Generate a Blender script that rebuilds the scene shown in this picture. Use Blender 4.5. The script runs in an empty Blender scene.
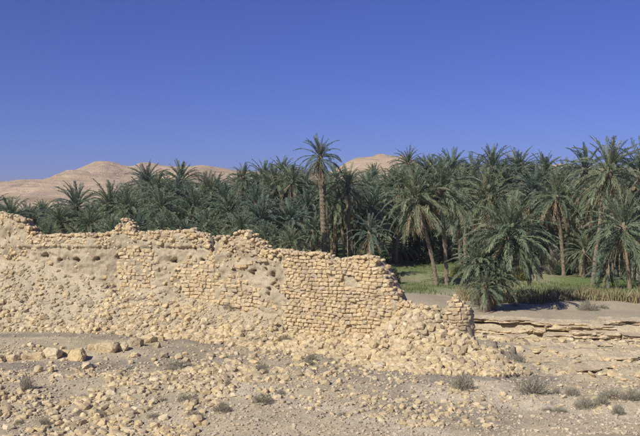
import bpy, bmesh, math, random
import numpy as np
from mathutils import Vector, Matrix, Euler
random.seed(7); RNG = np.random.default_rng(7)
scene = bpy.context.scene
COL = scene.collection
R = math.radians

# ------------------------------------------------------------------ camera
F = 836.0; CX, CY = 320.0, 218.0; HOR = 203.0; CAMZ = 5.0
PITCH = math.atan((CY - HOR) / F)
cam_d = bpy.data.cameras.new('camera'); cam = bpy.data.objects.new('camera', cam_d); COL.objects.link(cam)
cam_d.sensor_width = 36.0; cam_d.lens = 36.0 * F / 640.0
cam_d.clip_start = 0.1; cam_d.clip_end = 9000
cam.location = (0, 0, CAMZ); cam.rotation_euler = (math.pi / 2 - PITCH, 0, 0)
scene.camera = cam
# ------------------------------------------------------------------ light
SUN_EL, SUN_AZ = R(40), R(222)          # azimuth clockwise from +Y: the sun stands behind the camera, to its left
world = bpy.data.worlds.new('World'); scene.world = world; world.use_nodes = True
wn = world.node_tree.nodes; wl = world.node_tree.links
bg = wn['Background']
sky = wn.new('ShaderNodeTexSky'); sky.sky_type = 'NISHITA'; sky.sun_disc = False
sky.sun_elevation = SUN_EL; sky.sun_rotation = SUN_AZ
sky.altitude = 1500; sky.air_density = 1.0; sky.dust_density = 0.3; sky.ozone_density = 6.0
tint = wn.new('ShaderNodeMix'); tint.data_type = 'RGBA'; tint.blend_type = 'MULTIPLY'
tint.inputs[0].default_value = 1.0; tint.inputs[7].default_value = (0.515, 0.515, 1.0, 1)
wl.new(sky.outputs[0], tint.inputs[6]); wl.new(tint.outputs[2], bg.inputs[0])
bg.inputs[1].default_value = 0.08
sd = bpy.data.lights.new('sun', 'SUN'); sun = bpy.data.objects.new('sun', sd); COL.objects.link(sun)
sd.energy = 4.7; sd.angle = R(0.5); sd.color = (1.0, 0.93, 0.82)
sdir = Vector((math.sin(SUN_AZ) * math.cos(SUN_EL), math.cos(SUN_AZ) * math.cos(SUN_EL), math.sin(SUN_EL)))
sun.rotation_euler = sdir.to_track_quat('Z', 'Y').to_euler(); sun.location = sdir * 60
vs = scene.view_settings
vs.view_transform = 'Standard'; vs.look = 'None'; vs.gamma = 1.0; vs.exposure = 0.15; vs.use_curve_mapping = False
scene.render.engine = 'CYCLES'

# ------------------------------------------------------------------ pixel -> position helpers
CP, SP = math.cos(PITCH), math.sin(PITCH)
def ray(px, py):
    u = (px - CX) / F; v = (CY - py) / F
    return u, CP + v * SP, -SP + v * CP
def at(px, py, Y):
    x, y, z = ray(px, py); t = Y / y
    return Vector((x * t, Y, CAMZ + z * t))
def on_plane(px, py, z=0.0):
    dx, dy, dz = ray(px, py); t = (z - CAMZ) / dz
    return dx * t, dy * t
def ysc(z, Y):                          # picture row of a height z at depth Y
    zz = z - CAMZ
    return CY - F * (Y * SP + zz * CP) / (Y * CP - zz * SP)
def pxof(x, Y, z=0.0):
    zz = z - CAMZ
    return CX + F * x / (Y * CP - zz * SP)
# ------------------------------------------------------------------ noise
def _hash(*c, seed=0):
    h = np.zeros(np.shape(c[0]), dtype=np.uint32) + np.uint32(seed * 374761393 & 0xffffffff)
    for k, a in enumerate(c):
        h = (h ^ (a.astype(np.int64) & 0xffffffff).astype(np.uint32)) * np.uint32(2654435761)
        h ^= h >> np.uint32(15); h = h * np.uint32(2246822519); h ^= h >> np.uint32(13)
    return h.astype(np.float64) / 4294967295.0
def vnoise(x, y, seed=0):
    xi = np.floor(x); yi = np.floor(y); fx = x - xi; fy = y - yi
    fx = fx * fx * (3 - 2 * fx); fy = fy * fy * (3 - 2 * fy)
    a = _hash(xi, yi, seed=seed); b = _hash(xi + 1, yi, seed=seed)
    c = _hash(xi, yi + 1, seed=seed); d = _hash(xi + 1, yi + 1, seed=seed)
    return (a * (1 - fx) + b * fx) * (1 - fy) + (c * (1 - fx) + d * fx) * fy - 0.5
def fbm(x, y, seed=0, oct=4, gain=0.5):
    x = np.asarray(x, float); y = np.asarray(y, float)
    s = 0; a = 1.0; f = 1.0
    for o in range(oct):
        s = s + a * vnoise(x * f + o * 17.3, y * f - o * 9.7, seed + o); a *= gain; f *= 2.03
    return s
def sstep(a, b, x):
    t = np.clip((np.asarray(x, float) - a) / (b - a), 0, 1); return t * t * (3 - 2 * t)

# ------------------------------------------------------------------ materials
def mat(name):
    m = bpy.data.materials.new(name); m.use_nodes = True
    nt = m.node_tree; return m, nt.nodes, nt.links, nt.nodes['Principled BSDF']
def noise_n(n, l, scale, detail=4, vec=None, rough=0.55):
    t = n.new('ShaderNodeTexNoise'); t.inputs['Scale'].default_value = scale
    t.inputs['Detail'].default_value = detail; t.inputs['Roughness'].default_value = rough
    if vec is not None: l.new(vec, t.inputs['Vector'])
    return t.outputs['Fac']
def ramp_n(n, l, fac, stops):
    r = n.new('ShaderNodeValToRGB'); e = r.color_ramp.elements
    while len(e) < len(stops): e.new(0.5)
    for el, (p, c) in zip(e, stops): el.position = p; el.color = (*c, 1)
    l.new(fac, r.inputs[0]); return r.outputs[0]
def mix_n(n, l, fac, a, b, blend='MIX'):
    m = n.new('ShaderNodeMix'); m.data_type = 'RGBA'; m.blend_type = blend
    for sock, v in ((0, fac), (6, a), (7, b)):
        if hasattr(v, 'is_linked'): l.new(v, m.inputs[sock])
        elif isinstance(v, tuple): m.inputs[sock].default_value = (*v, 1)
        else: m.inputs[sock].default_value = v
    return m.outputs[2]
def math_n(n, l, op, a, b=None):
    m = n.new('ShaderNodeMath'); m.operation = op
    for i, v in enumerate((a, b)):
        if v is None: continue
        if hasattr(v, 'is_linked'): l.new(v, m.inputs[i])
        else: m.inputs[i].default_value = v
    return m.outputs[0]
def bump_n(n, l, bsdf, height, strength, dist):
    b = n.new('ShaderNodeBump'); b.inputs['Strength'].default_value = strength; b.inputs['Distance'].default_value = dist
    l.new(height, b.inputs['Height']); l.new(b.outputs[0], bsdf.inputs['Normal'])
def attr_n(n, name):
    a = n.new('ShaderNodeAttribute'); a.attribute_name = name; return a
def worldpos(n):
    return n.new('ShaderNodeNewGeometry').outputs['Position']

def stone_mat(name, stops, bump=0.5):
    m, n, l, b = mat(name)
    oi = n.new('ShaderNodeObjectInfo'); ta = attr_n(n, 'tint')
    v = math_n(n, l, 'FRACT', math_n(n, l, 'ADD', oi.outputs['Random'], ta.outputs['Fac']))
    c = ramp_n(n, l, v, stops)
    p = worldpos(n)
    f1 = noise_n(n, l, 9, 5, p); f2 = noise_n(n, l, 1.3, 5, p, .65)
    c = mix_n(n, l, 1.0, c, ramp_n(n, l, f1, [(0.25, (0.72, 0.70, 0.68)), (0.7, (1.12, 1.1, 1.05))]), 'MULTIPLY')
    c = mix_n(n, l, 1.0, c, ramp_n(n, l, f2, [(0.32, (0.80, 0.80, 0.82)), (0.5, (1.0, 1.0, 1.0)), (0.72, (1.1, 1.06, .96))]), 'MULTIPLY')
    l.new(c, b.inputs['Base Color']); b.inputs['Roughness'].default_value = 0.92; b.inputs['Specular IOR Level'].default_value = 0.15
    bump_n(n, l, b, noise_n(n, l, 28, 5, p), bump, 0.03)
    return m
M_STONE = stone_mat('wall_stone', [(0.0, (0.50, 0.40, 0.245)), (0.25, (0.57, 0.465, 0.295)), (0.55, (0.62, 0.515, 0.34)), (0.72, (0.57, 0.44, 0.26)), (0.86, (0.47, 0.395, 0.28)), (0.93, (0.53, 0.455, 0.335)), (1.0, (0.44, 0.365, 0.26))])
M_RUBBLE = stone_mat('fallen_stone', [(0.0, (0.56, 0.45, 0.265)), (0.25, (0.62, 0.515, 0.325)), (0.5, (0.52, 0.425, 0.27)), (0.7, (0.67, 0.585, 0.41)), (0.88, (0.40, 0.325, 0.22)), (1.0, (0.52, 0.43, 0.285))])
M_GRAVEL = stone_mat('gravel_stone', [(0.0, (0.42, 0.36, 0.28)), (0.4, (0.58, 0.50, 0.37)), (0.7, (0.34, 0.29, 0.24)), (1.0, (0.62, 0.55, 0.44))], 0.2)
M_LEDGE = stone_mat('ledge_rock', [(0.0, (0.56, 0.47, 0.32)), (0.5, (0.63, 0.535, 0.37)), (1.0, (0.53, 0.455, 0.33))], 1.0)

def mud_mat():
    m, n, l, b = mat('mud_mortar'); p = worldpos(n)
    c = ramp_n(n, l, noise_n(n, l, 1.1, 6, p, 0.6), [(0.28, (0.36, 0.31, 0.22)), (0.5, (0.48, 0.412, 0.288)), (0.72, (0.57, 0.495, 0.35))])
    c = mix_n(n, l, 1.0, c, ramp_n(n, l, noise_n(n, l, 14, 5, p, 0.7), [(0.3, (0.75, 0.74, 0.73)), (0.7, (1.1, 1.1, 1.1))]), 'MULTIPLY')
    l.new(c, b.inputs['Base Color']); b.inputs['Roughness'].default_value = 0.95; b.inputs['Specular IOR Level'].default_value = 0.1
    bump_n(n, l, b, noise_n(n, l, 17, 9, p, 0.76), 0.8, 0.05)
    return m
M_MUD = mud_mat()

def ground_mat():
    m, n, l, b = mat('desert_ground'); p = worldpos(n); a = attr_n(n, 'mask')
    sep = n.new('ShaderNodeSeparateColor'); l.new(a.outputs['Color'], sep.inputs[0])
    big = noise_n(n, l, 0.5, 5, p, 0.6); mid = noise_n(n, l, 4.0, 6, p, 0.65); fine = noise_n(n, l, 30.0, 5, p, 0.7)
    base = ramp_n(n, l, big, [(0.25, (0.40, 0.345, 0.24)), (0.5, (0.49, 0.425, 0.295)), (0.75, (0.56, 0.485, 0.335))])
    grey = ramp_n(n, l, mid, [(0.3, (0.27, 0.24, 0.185)), (0.7, (0.40, 0.355, 0.27))])
    pale = ramp_n(n, l, mid, [(0.3, (0.54, 0.475, 0.345)), (0.7, (0.64, 0.565, 0.42))])
    gn = noise_n(n, l, 0.16, 5, p, 0.6)
    grass = ramp_n(n, l, gn, [(0.34, (0.25, 0.22, 0.14)), (0.43, (0.15, 0.215, 0.075)), (0.57, (0.13, 0.20, 0.06)), (0.68, (0.18, 0.18, 0.095))])
    def edged(ch):
        s = math_n(n, l, 'ADD', sep.outputs[ch], math_n(n, l, 'MULTIPLY', math_n(n, l, 'SUBTRACT', mid, 0.5), 0.9))
        mr = n.new('ShaderNodeMapRange'); mr.interpolation_type = 'SMOOTHSTEP'
        mr.inputs[1].default_value = 0.25; mr.inputs[2].default_value = 0.85; l.new(s, mr.inputs[0]); return mr.outputs[0]
    c = mix_n(n, l, edged(0), base, grey)
    c = mix_n(n, l, edged(2), c, pale)
    c = mix_n(n, l, edged(1), c, grass)
    c = mix_n(n, l, 1.0, c, ramp_n(n, l, fine, [(0.3, (0.78, 0.77, 0.76)), (0.7, (1.12, 1.12, 1.12))]), 'MULTIPLY')
    vo = n.new('ShaderNodeTexVoronoi'); vo.inputs['Scale'].default_value = 16.0; l.new(p, vo.inputs['Vector'])
    sp = n.new('ShaderNodeSeparateColor'); l.new(vo.outputs['Color'], sp.inputs[0])
    c = mix_n(n, l, 1.0, c, ramp_n(n, l, sp.outputs[0], [(0.0, (0.86, 0.855, 0.85)), (0.3, (0.97, 0.97, 0.97)), (0.7, (1.02, 1.02, 1.02)), (1.0, (1.16, 1.14, 1.1))]), 'MULTIPLY')
    l.new(c, b.inputs['Base Color']); b.inputs['Roughness'].default_value = 0.95; b.inputs['Specular IOR Level'].default_value = 0.1
    h = math_n(n, l, 'ADD', mid, math_n(n, l, 'MULTIPLY', fine, 0.35))
    bump_n(n, l, b, h, 0.6, 0.12)
    return m
M_GROUND = ground_mat()

def hill_mat():
    m, n, l, b = mat('desert_hill'); p = worldpos(n)
    mp = n.new('ShaderNodeMapping'); mp.inputs['Scale'].default_value = (0.35, 0.35, 4.0); l.new(p, mp.inputs[0])
    strata = noise_n(n, l, 0.06, 5, mp.outputs[0], 0.6)
    c = ramp_n(n, l, strata, [(0.3, (0.36, 0.265, 0.165)), (0.45, (0.60, 0.465, 0.295)), (0.58, (0.48, 0.36, 0.25)), (0.72, (0.66, 0.52, 0.36))])
    c = mix_n(n, l, 1.0, c, ramp_n(n, l, noise_n(n, l, 0.03, 6, p, 0.65), [(0.3, (0.75, 0.74, 0.76)), (0.7, (1.1, 1.1, 1.08))]), 'MULTIPLY')
    l.new(c, b.inputs['Base Color']); b.inputs['Roughness'].default_value = 1.0; b.inputs['Specular IOR Level'].default_value = 0.05
    bump_n(n, l, b, noise_n(n, l, 0.08, 7, p, 0.7), 0.8, 6.0)
    return m
M_HILL = hill_mat()

def leaf_mat(name, stops, trans=0.2, rough=0.5, spec=0.35):
    m, n, l, b = mat(name)
    oi = n.new('ShaderNodeObjectInfo'); ta = attr_n(n, 'tint')
    v = math_n(n, l, 'FRACT', math_n(n, l, 'ADD', oi.outputs['Random'], ta.outputs['Fac']))
    c = ramp_n(n, l, v, stops)
    l.new(c, b.inputs['Base Color']); b.inputs['Roughness'].default_value = rough; b.inputs['Specular IOR Level'].default_value = spec
    if trans > 0:
        t = n.new('ShaderNodeBsdfTranslucent'); l.new(c, t.inputs[0])
        ms = n.new('ShaderNodeMixShader'); ms.inputs[0].default_value = trans
        l.new(b.outputs[0], ms.inputs[1]); l.new(t.outputs[0], ms.inputs[2]); l.new(ms.outputs[0], n['Material Output'].inputs[0])
    return m
M_FROND = leaf_mat('palm_leaf', [(0.0, (0.132, 0.175, 0.105)), (0.35, (0.168, 0.222, 0.133)), (0.7, (0.216, 0.271, 0.166)), (0.9, (0.265, 0.283, 0.164)), (1.0, (0.145, 0.193, 0.120))])
M_FROND_B = leaf_mat('palm_leaf_glaucous', [(0.0, (0.123, 0.170, 0.125)), (0.5, (0.182, 0.236, 0.176)), (1.0, (0.147, 0.194, 0.145))])
M_FROND_C = leaf_mat('palm_leaf_olive', [(0.0, (0.162, 0.199, 0.114)), (0.5, (0.214, 0.252, 0.147)), (0.85, (0.264, 0.272, 0.169)), (1.0, (0.173, 0.205, 0.122))])
M_DEAD = leaf_mat('dead_palm_leaf', [(0.0, (0.27, 0.21, 0.13)), (0.5, (0.36, 0.29, 0.19)), (1.0, (0.20, 0.16, 0.11))], 0.1, 0.8, 0.1)
M_SHRUB = leaf_mat('grey_shrub', [(0.0, (0.27, 0.25, 0.19)), (0.5, (0.36, 0.33, 0.25)), (1.0, (0.21, 0.205, 0.155))], 0.1, 0.8, 0.1)
M_BUSH = leaf_mat('green_bush', [(0.0, (0.05, 0.075, 0.035)), (0.5, (0.08, 0.11, 0.05)), (1.0, (0.045, 0.06, 0.035))], 0.2, 0.6, 0.2)
M_YELLOW = leaf_mat('yellow_bush', [(0.0, (0.16, 0.17, 0.04)), (0.5, (0.26, 0.24, 0.05)), (1.0, (0.12, 0.14, 0.04))], 0.2, 0.6, 0.2)
M_REED = leaf_mat('dry_reed', [(0.0, (0.33, 0.28, 0.15)), (0.5, (0.42, 0.35, 0.21)), (0.8, (0.20, 0.21, 0.10)), (1.0, (0.27, 0.25, 0.13))], 0.15, 0.7, 0.1)
M_GRASS = leaf_mat('field_grass', [(0.0, (0.11, 0.16, 0.05)), (0.5, (0.14, 0.19, 0.06)), (1.0, (0.20, 0.20, 0.09))], 0.25, 0.6, 0.2)
def bark_mat(name, a, bcol):
    m, n, l, b = mat(name); tc = n.new('ShaderNodeTexCoord').outputs['Object']
    mp = n.new('ShaderNodeMapping'); mp.inputs['Scale'].default_value = (3, 3, 1.5); l.new(tc, mp.inputs[0])
    c = ramp_n(n, l, noise_n(n, l, 3.0, 5, mp.outputs[0], 0.7), [(0.3, a), (0.7, bcol)])
    l.new(c, b.inputs['Base Color']); b.inputs['Roughness'].default_value = 0.95; b.inputs['Specular IOR Level'].default_value = 0.1
    return m
M_TRUNK = bark_mat('palm_bark', (0.14, 0.11, 0.08), (0.28, 0.225, 0.16))
M_STUMP = bark_mat('weathered_wood', (0.17, 0.145, 0.115), (0.30, 0.255, 0.205))

# ------------------------------------------------------------------ object helpers
def link(name, me, parent=None, m=None):
    o = bpy.data.objects.new(name, me); COL.objects.link(o)
    if parent is not None: o.parent = parent
    if m is not None and not me.materials: me.materials.append(m)
    return o
def tag(o, label=None, cat=None, group=None, kind=None):
    for k, v in (('label', label), ('category', cat), ('group', group), ('kind', kind)):
        if v: o[k] = v
    return o
def empty(name, loc, rz=0):
    o = bpy.data.objects.new(name, None); COL.objects.link(o); o.location = loc; o.rotation_euler = (0, 0, rz)
    o.empty_display_size = 0.2; return o
def mesh_np(name, verts, faces, m, smooth=False, tint=None, mask=None):
    """verts (n,3), faces (k,3) or (k,4) arrays"""
    me = bpy.data.meshes.new(name)
    verts = np.asarray(verts, np.float32); faces = np.asarray(faces, np.int32)
    k, w = faces.shape
    me.vertices.add(len(verts)); me.vertices.foreach_set('co', verts.ravel())
    me.loops.add(k * w); me.loops.foreach_set('vertex_index', faces.ravel())
    me.polygons.add(k); me.polygons.foreach_set('loop_start', np.arange(0, k * w, w, dtype=np.int32))
    me.polygons.foreach_set('loop_total', np.full(k, w, np.int32))
    me.polygons.foreach_set('use_smooth', np.full(k, smooth, bool))
    if tint is not None:
        a = me.attributes.new('tint', 'FLOAT', 'POINT'); a.data.foreach_set('value', np.asarray(tint, np.float32))
    if mask is not None:
        a = me.attributes.new('mask', 'FLOAT_COLOR', 'POINT'); a.data.foreach_set('color', np.asarray(mask, np.float32).ravel())
    me.update(calc_edges=True); me.validate()
    me.materials.append(m)
    return me
def grid_faces(nu, nv, closed_v=False):
    i = np.arange(nu - 1)[:, None]; j = np.arange(nv if closed_v else nv - 1)[None, :]
    j2 = (j + 1) % nv
    return np.stack([i * nv + j, (i + 1) * nv + j, (i + 1) * nv + j2, i * nv + j2], -1).reshape(-1, 4)

def hull_stone(seed, npts, sq=0.55, jit=0.16):
    """angular block: convex hull of points on a superellipsoid, about 1 x 1 x 1"""
    r = random.Random(seed); bm = bmesh.new()
    for k in range(npts):
        z = 1 - 2 * (k + 0.5) / npts; ph = k * 2.39996 + r.uniform(-.5, .5); q = math.sqrt(1 - z * z)
        d = [q * math.cos(ph), q * math.sin(ph), z]
        d = [math.copysign(abs(c) ** sq, c) * 0.5 * (1 + r.uniform(-jit, jit)) for c in d]
        bm.verts.new(d)
    res = bmesh.ops.convex_hull(bm, input=bm.verts)
    bad = [v for v in bm.verts if not v.link_faces]
    for v in bad: bm.verts.remove(v)
    bmesh.ops.triangulate(bm, faces=bm.faces)
    bm.verts.index_update()
    V = np.array([v.co[:] for v in bm.verts]); T = np.array([[v.index for v in f.verts] for f in bm.faces])
    bm.free()
    V -= (V.max(0) + V.min(0)) / 2; V /= (V.max(0) - V.min(0))
    return V, T
def finer(t, seed, cuts=1, amp=.05):
    bm = bmesh.new(); vv = [bm.verts.new(v) for v in t[0].tolist()]
    for f in t[1].tolist(): bm.faces.new([vv[i] for i in f])
    bmesh.ops.subdivide_edges(bm, edges=bm.edges, cuts=cuts, use_grid_fill=True)
    bmesh.ops.triangulate(bm, faces=bm.faces); bm.verts.index_update()
    V = np.array([v.co[:] for v in bm.verts]); T = np.array([[v.index for v in f.verts] for f in bm.faces]); bm.free()
    d = fbm(V[:, 0] * 3.1 + V[:, 2] * 2 + seed, V[:, 1] * 3.1 - V[:, 2] * 1.7, seed, 3)[:, None]
    return V * (1 + amp * 2 * d) + amp * .5 * np.random.default_rng(seed).normal(0, .3, V.shape), T
T_BLOCK = [hull_stone(100 + i, 24, 0.40, 0.12) for i in range(10)]      # dressed blocks
T_RUB = [hull_stone(200 + i, 24, 0.66, 0.2) for i in range(12)]        # angular rubble
T_PEB = [hull_stone(300 + i, 10, 0.8, 0.22) for i in range(8)]          # gravel
def as_mesh(name, t, m): return mesh_np(name, t[0], t[1], m)
MESH_BLOCK = [as_mesh('stone', t, M_STONE) for t in T_BLOCK]
MESH_RUB = [as_mesh('rubble_stone', finer(t, 40 + i, 1, .06), M_RUBBLE) for i, t in enumerate(T_RUB)]
MESH_RUBW = [as_mesh('stone', t, M_STONE) for t in T_RUB]

def xf(pos, size, rot):                       # 4x4 from position, size and a 3x3 rotation
    M = Matrix.Identity(4); R3 = rot if isinstance(rot, Matrix) else Euler(rot).to_matrix()
    for i in range(3):
        for j in range(3): M[i][j] = R3[i][j] * size[j]
        M[i][3] = pos[i]
    return M
def joined(name, items, templates, m, parent=None):
    """items: list of (pos, size, rot, template index, tint)"""
    Vs, Ts, tn = [], [], []; off = 0
    for pos, size, rot, ti, tv in items:
        V, T = templates[ti]; M = np.array(xf(pos, size, rot))
        Vs.append(V @ M[:3, :3].T + M[:3, 3]); Ts.append(T + off); tn.append(np.full(len(V), tv)); off += len(V)
    me = mesh_np(name, np.vstack(Vs), np.vstack(Ts), m, tint=np.concatenate(tn))
    return link(name, me, parent)
def place(name, me, pos, size, rot, parent=None):
    o = bpy.data.objects.new(name, me); COL.objects.link(o)
    if parent is not None: o.parent = parent
    R3 = rot if isinstance(rot, Matrix) else Euler(rot).to_matrix()
    o.location = pos; o.rotation_euler = R3.to_euler(); o.scale = size
    return o

# ------------------------------------------------------------------ wall plan (shared with the ground)
PU = np.array([-90, -20, 20, 120, 200, 285, 395, 430, 470, 525], float)
PY = np.array([38.8, 37.3, 36.6, 34.8, 33.2, 30.6, 28.0, 27.2, 26.3, 25.2])
PX = (PU - CX) / F * PY
uu = np.linspace(-90, 525, 1231)
WY = np.interp(uu, PU, PY)
for _ in range(60): WY[1:-1] = 0.25 * WY[:-2] + 0.5 * WY[1:-1] + 0.25 * WY[2:]
WX = (uu - CX) / F * WY
seg = np.hypot(np.diff(WX), np.diff(WY)); SS = np.concatenate([[0], np.cumsum(seg)])
TX, TY = np.gradient(WX, SS), np.gradient(WY, SS)
tl = np.hypot(TX, TY); TX /= tl; TY /= tl
NX, NY = TY, -TX                               # points to the camera side
assert NY.mean() < 0
HM_U = [-90, 0, 20, 60, 110, 120, 150, 165, 180, 230, 260, 282, 290, 350, 375, 395, 405, 430, 445, 474, 490, 510, 525]
HM_V = [2.3, 2.3, 2.2, 2.1, 1.9, 1.55, 1.35, 1.5, 1.15, 1.0, 1.0, .75, .35, .3, .55, 1.3, 1.6, 1.55, 1.15, .5, .42, .2, 0]
HW_U = [-90, 110, 180, 280, 350, 395, 430, 470, 525]
HW_V = [2.6, 2.5, 2.1, 1.7, 1.4, 2.4, 2.8, 2.3, 1.2]
def wall_coords(x, y):
    """nearest point on the wall line: parameter u and distance in front (+) or behind (-)"""
    sh = np.shape(x); x = np.ravel(x); y = np.ravel(y)
    u = np.zeros(len(x)); d = np.full(len(x), 1e3)
    near = np.where((x > WX[0] - 6) & (x < WX[-1] + 6) & (y > 18) & (y < 46))[0]
    step = 4; wx, wy, nx, ny, us = WX[::step], WY[::step], NX[::step], NY[::step], uu[::step]
    for c in range(0, len(near), 20000):
        ii = near[c:c + 20000]
        D = (x[ii, None] - wx) ** 2 + (y[ii, None] - wy) ** 2
        k = D.argmin(1); dd = np.sqrt(D[np.arange(len(ii)), k])
        sg = np.sign((x[ii] - wx[k]) * nx[k] + (y[ii] - wy[k]) * ny[k])
        u[ii] = us[k]; d[ii] = dd * np.where(sg == 0, 1, sg)
    return u.reshape(sh), d.reshape(sh)

# ------------------------------------------------------------------ ground height
def ledge_y(x): return np.interp(x, [-30, -14, -5, 2, 5, 9, 14, 30], [41, 40, 37, 33.5, 33.4, 33.0, 32.6, 32.4])
def H(x, y):
    x = np.asarray(x, float); y = np.asarray(y, float)
    yl = ledge_y(x)
    z = -0.42 * sstep(4.5, 7.5, x) * (1 - sstep(yl + .5, yl + 1.0, y)) * sstep(20, 27, y)
    z = z + 0.12 * sstep(yl + .5, yl + 1.0, y) * sstep(5, 6.5, x)
    z = z - 2.3 * sstep(yl + 1.3, yl + 8, y) - 0.12 * sstep(yl + 1.3, yl + 5, y) * sstep(5, 6.5, x) - 0.75 * sstep(60, 82, y)
    z = z + 3.2 * (1 - sstep(4, 15, y)) * (1 - sstep(20, 60, np.abs(x)))
    near = 1 - sstep(34, 42, y)
    z = z + near * (0.22 * fbm(x / 3.1, y / 2.6, 3, 3) + 0.10 * fbm(x / .8, y / .7, 9, 3)) + (0.35 + .45 * (1 - sstep(60, 70, y))) * (1 - near) * fbm(x / 7, y / 6, 5, 4)
    # low rock steps in the right-hand bed
    rk = sstep(6, 8, x) * sstep(24, 26, y) * (1 - sstep(yl - 1.2, yl - .5, y))
    st = (y - 24) * .9 + 1.3 * fbm(x / 3, y / 2, 31, 3); fr = st - np.floor(st)
    z = z + rk * 0.16 * (sstep(0, .12, fr) - fr)
    # bank left of the bed: swell of the grey slope in the lower left
    z = z + 0.18 * np.exp(-((y - 23 - 0.05 * x) / 2.2) ** 2) * (1 - sstep(-1, 5, x))
    u, d = wall_coords(x, y)
    hm = np.interp(u, HM_U, HM_V); w = np.interp(u, HW_U, HW_V)
    w = w * (1 + 0.5 * fbm(u / 25, d * 0 + .5, 77, 3))
    t = np.where(d >= 0, np.clip(1 - d / w, 0, 1), np.clip(1 + (d + 0.3) / 2.2, 0, 1))
    inw = d < 900
    lump = 1 + 0.26 * fbm(x / 1.6, y / 1.6, 41, 3)
    return z + np.where(inw, hm * t ** 1.15 * lump + sstep(0, .3, t) * (.10 * fbm(x / .45, y / .45, 43, 3) + .04 * np.abs(fbm(x / .9, y / .9, 44, 2))), 0)
def Hs(x, y): return float(H(np.array([x]), np.array([y]))[0])

def grow(a, b, step, far, g=1.09):
    v = list(np.arange(a, b, step)); s = step; p = v[-1]
    while p < far: s *= g; p += s; v.append(p)
    return v
xs = grow(0, 17, 0.13, 3200); xs = np.array([-q for q in xs[:0:-1]] + xs)
ys = np.array([-q for q in grow(-4, 0, 1.0, 200, 1.4)][::-1] + grow(4.5, 17, 0.5, 17, 1.0) + grow(17.2, 42, 0.11, 3200, 1.07))
ys = np.unique(np.round(ys, 4))
GX, GY = np.meshgrid(xs, ys, indexing='ij')
GZ = H(GX, GY)
# masks: R grey soil, G grass, B pale sand
def path_mask(pts, wid, soft=.8):
    P = [on_plane(a, b) for a, b in pts]; best = np.full(GX.shape, 99.0)
    for (x0, y0), (x1, y1) in zip(P[:-1], P[1:]):
        dx, dy = x1 - x0, y1 - y0; t = np.clip(((GX - x0) * dx + (GY - y0) * dy) / (dx * dx + dy * dy), 0, 1)
        best = np.minimum(best, np.hypot(GX - x0 - t * dx, GY - y0 - t * dy))
    return 1 - sstep(wid - soft, wid + soft, best)
grey = np.maximum.reduce([
    path_mask([(-60, 334), (60, 333), (160, 339), (240, 344), (310, 353), (380, 368), (440, 378), (500, 380), (540, 370)], 0.75),
    path_mask([(-60, 366), (60, 365), (150, 362), (230, 358)], 0.95),
    0.62 * path_mask([(180, 352), (300, 366), (400, 385), (470, 408)], 1.6, 1.2),
    path_mask([(395, 408), (440, 410), (500, 420)], 0.6),
    sstep(36, 40, GY) * (1 - sstep(66, 72, GY)) * 0.5])
pale = np.maximum.reduce([
    path_mask([(215, 392), (300, 404), (380, 418), (460, 440)], 0.55),
    path_mask([(440, 392), (500, 396), (560, 405), (660, 420)], 0.85),
    path_mask([(480, 385), (560, 392)], 0.6)])
pale = pale * (1 - 0.8 * path_mask([(395, 408), (440, 410), (490, 418)], 0.5))
grass = sstep(64, 70, GY) * (1 - sstep(220, 320, GY)) * (0.75 + 0.5 * fbm(GX / 8, GY / 14, 55, 3)) * (1 - sstep(90, 160, np.abs(GX)))
mask = np.stack([grey, np.clip(grass, 0, 1), pale, np.ones_like(grey)], -1).reshape(-1, 4)
ground = link('ground', mesh_np('ground', np.stack([GX, GY, GZ], -1).reshape(-1, 3), grid_faces(len(xs), len(ys)), M_GROUND, True, mask=mask))
tag(ground, 'pale stony desert ground sloping down to the green oasis floor', kind='structure')

# ------------------------------------------------------------------ hills
HP = [(-400, 190), (-200, 182), (-60, 186), (0, 183), (20, 182), (45, 181), (70, 178), (88, 170), (95, 166), (104, 164.5), (118, 164.5), (125, 167.5), (132, 168), (146, 165),
      (155, 166), (165, 170), (185, 169), (200, 168), (215, 169), (235, 171), (255, 174), (290, 178), (320, 176), (338, 170), (349, 163), (358, 160.5), (380, 160), (397, 160.5),
      (403, 165), (415, 170), (450, 176), (500, 178), (540, 172), (556, 165), (575, 168), (620, 174), (700, 176), (900, 182), (1100, 190)]
hx = np.linspace(-1500, 1500, 420); hy = np.linspace(420, 1500, 190)
X2, Y2 = np.meshgrid(hx, hy, indexing='ij')
Y0 = 1050.0
px_c = CX + F * X2 / Y0
crest = np.interp(px_c, [p[0] for p in HP], [at(320, p[1] - 1.5, Y0).z for p in HP])
rise = sstep(560, Y0, Y2 + 90 * fbm(X2 / 160, Y2 / 400, 61, 3)) ** 1.15
gul = np.abs(fbm(X2 / 95, Y2 / 260, 62, 4)) * 2
crest = crest + 2.0 * fbm(X2 / 15, X2 * 0 + 3, 67, 3)
Z2 = -4 + (crest + 4) * rise
Z2 = Z2 - 20 * (1 - gul) ** 3 * rise * (1 - sstep(940, 1040, Y2)) + 8 * fbm(X2 / 40, Y2 / 40, 63, 5, .6) * rise * (1 - 0.5 * sstep(960, 1050, Y2))
ter = 7.0; Z2 = Z2 + (0.6 - .45 * sstep(820, 960, Y2)) * (np.floor(Z2 / ter) * ter + ter * sstep(.35, .65, Z2 / ter - np.floor(Z2 / ter)) - Z2)   # strata steps
front = 17 * np.exp(-((X2 + 330) / 150) ** 2) * np.exp(-((Y2 - 640) / 70) ** 2)
Z2 = np.maximum(Z2, -4 + 0 * Z2) + front * (1 + .4 * fbm(X2 / 50, Y2 / 50, 64, 3))
Z2 = Z2 + 3.0 * np.abs(fbm(X2 / 22, Y2 / 22, 66, 3)) * rise
Z2 = np.where(Y2 > Y0, Z2 - (Y2 - Y0) * .05, Z2)
edge = sstep(420, 470, Y2); Z2 = Z2 * edge - 6 * (1 - edge)
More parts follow.
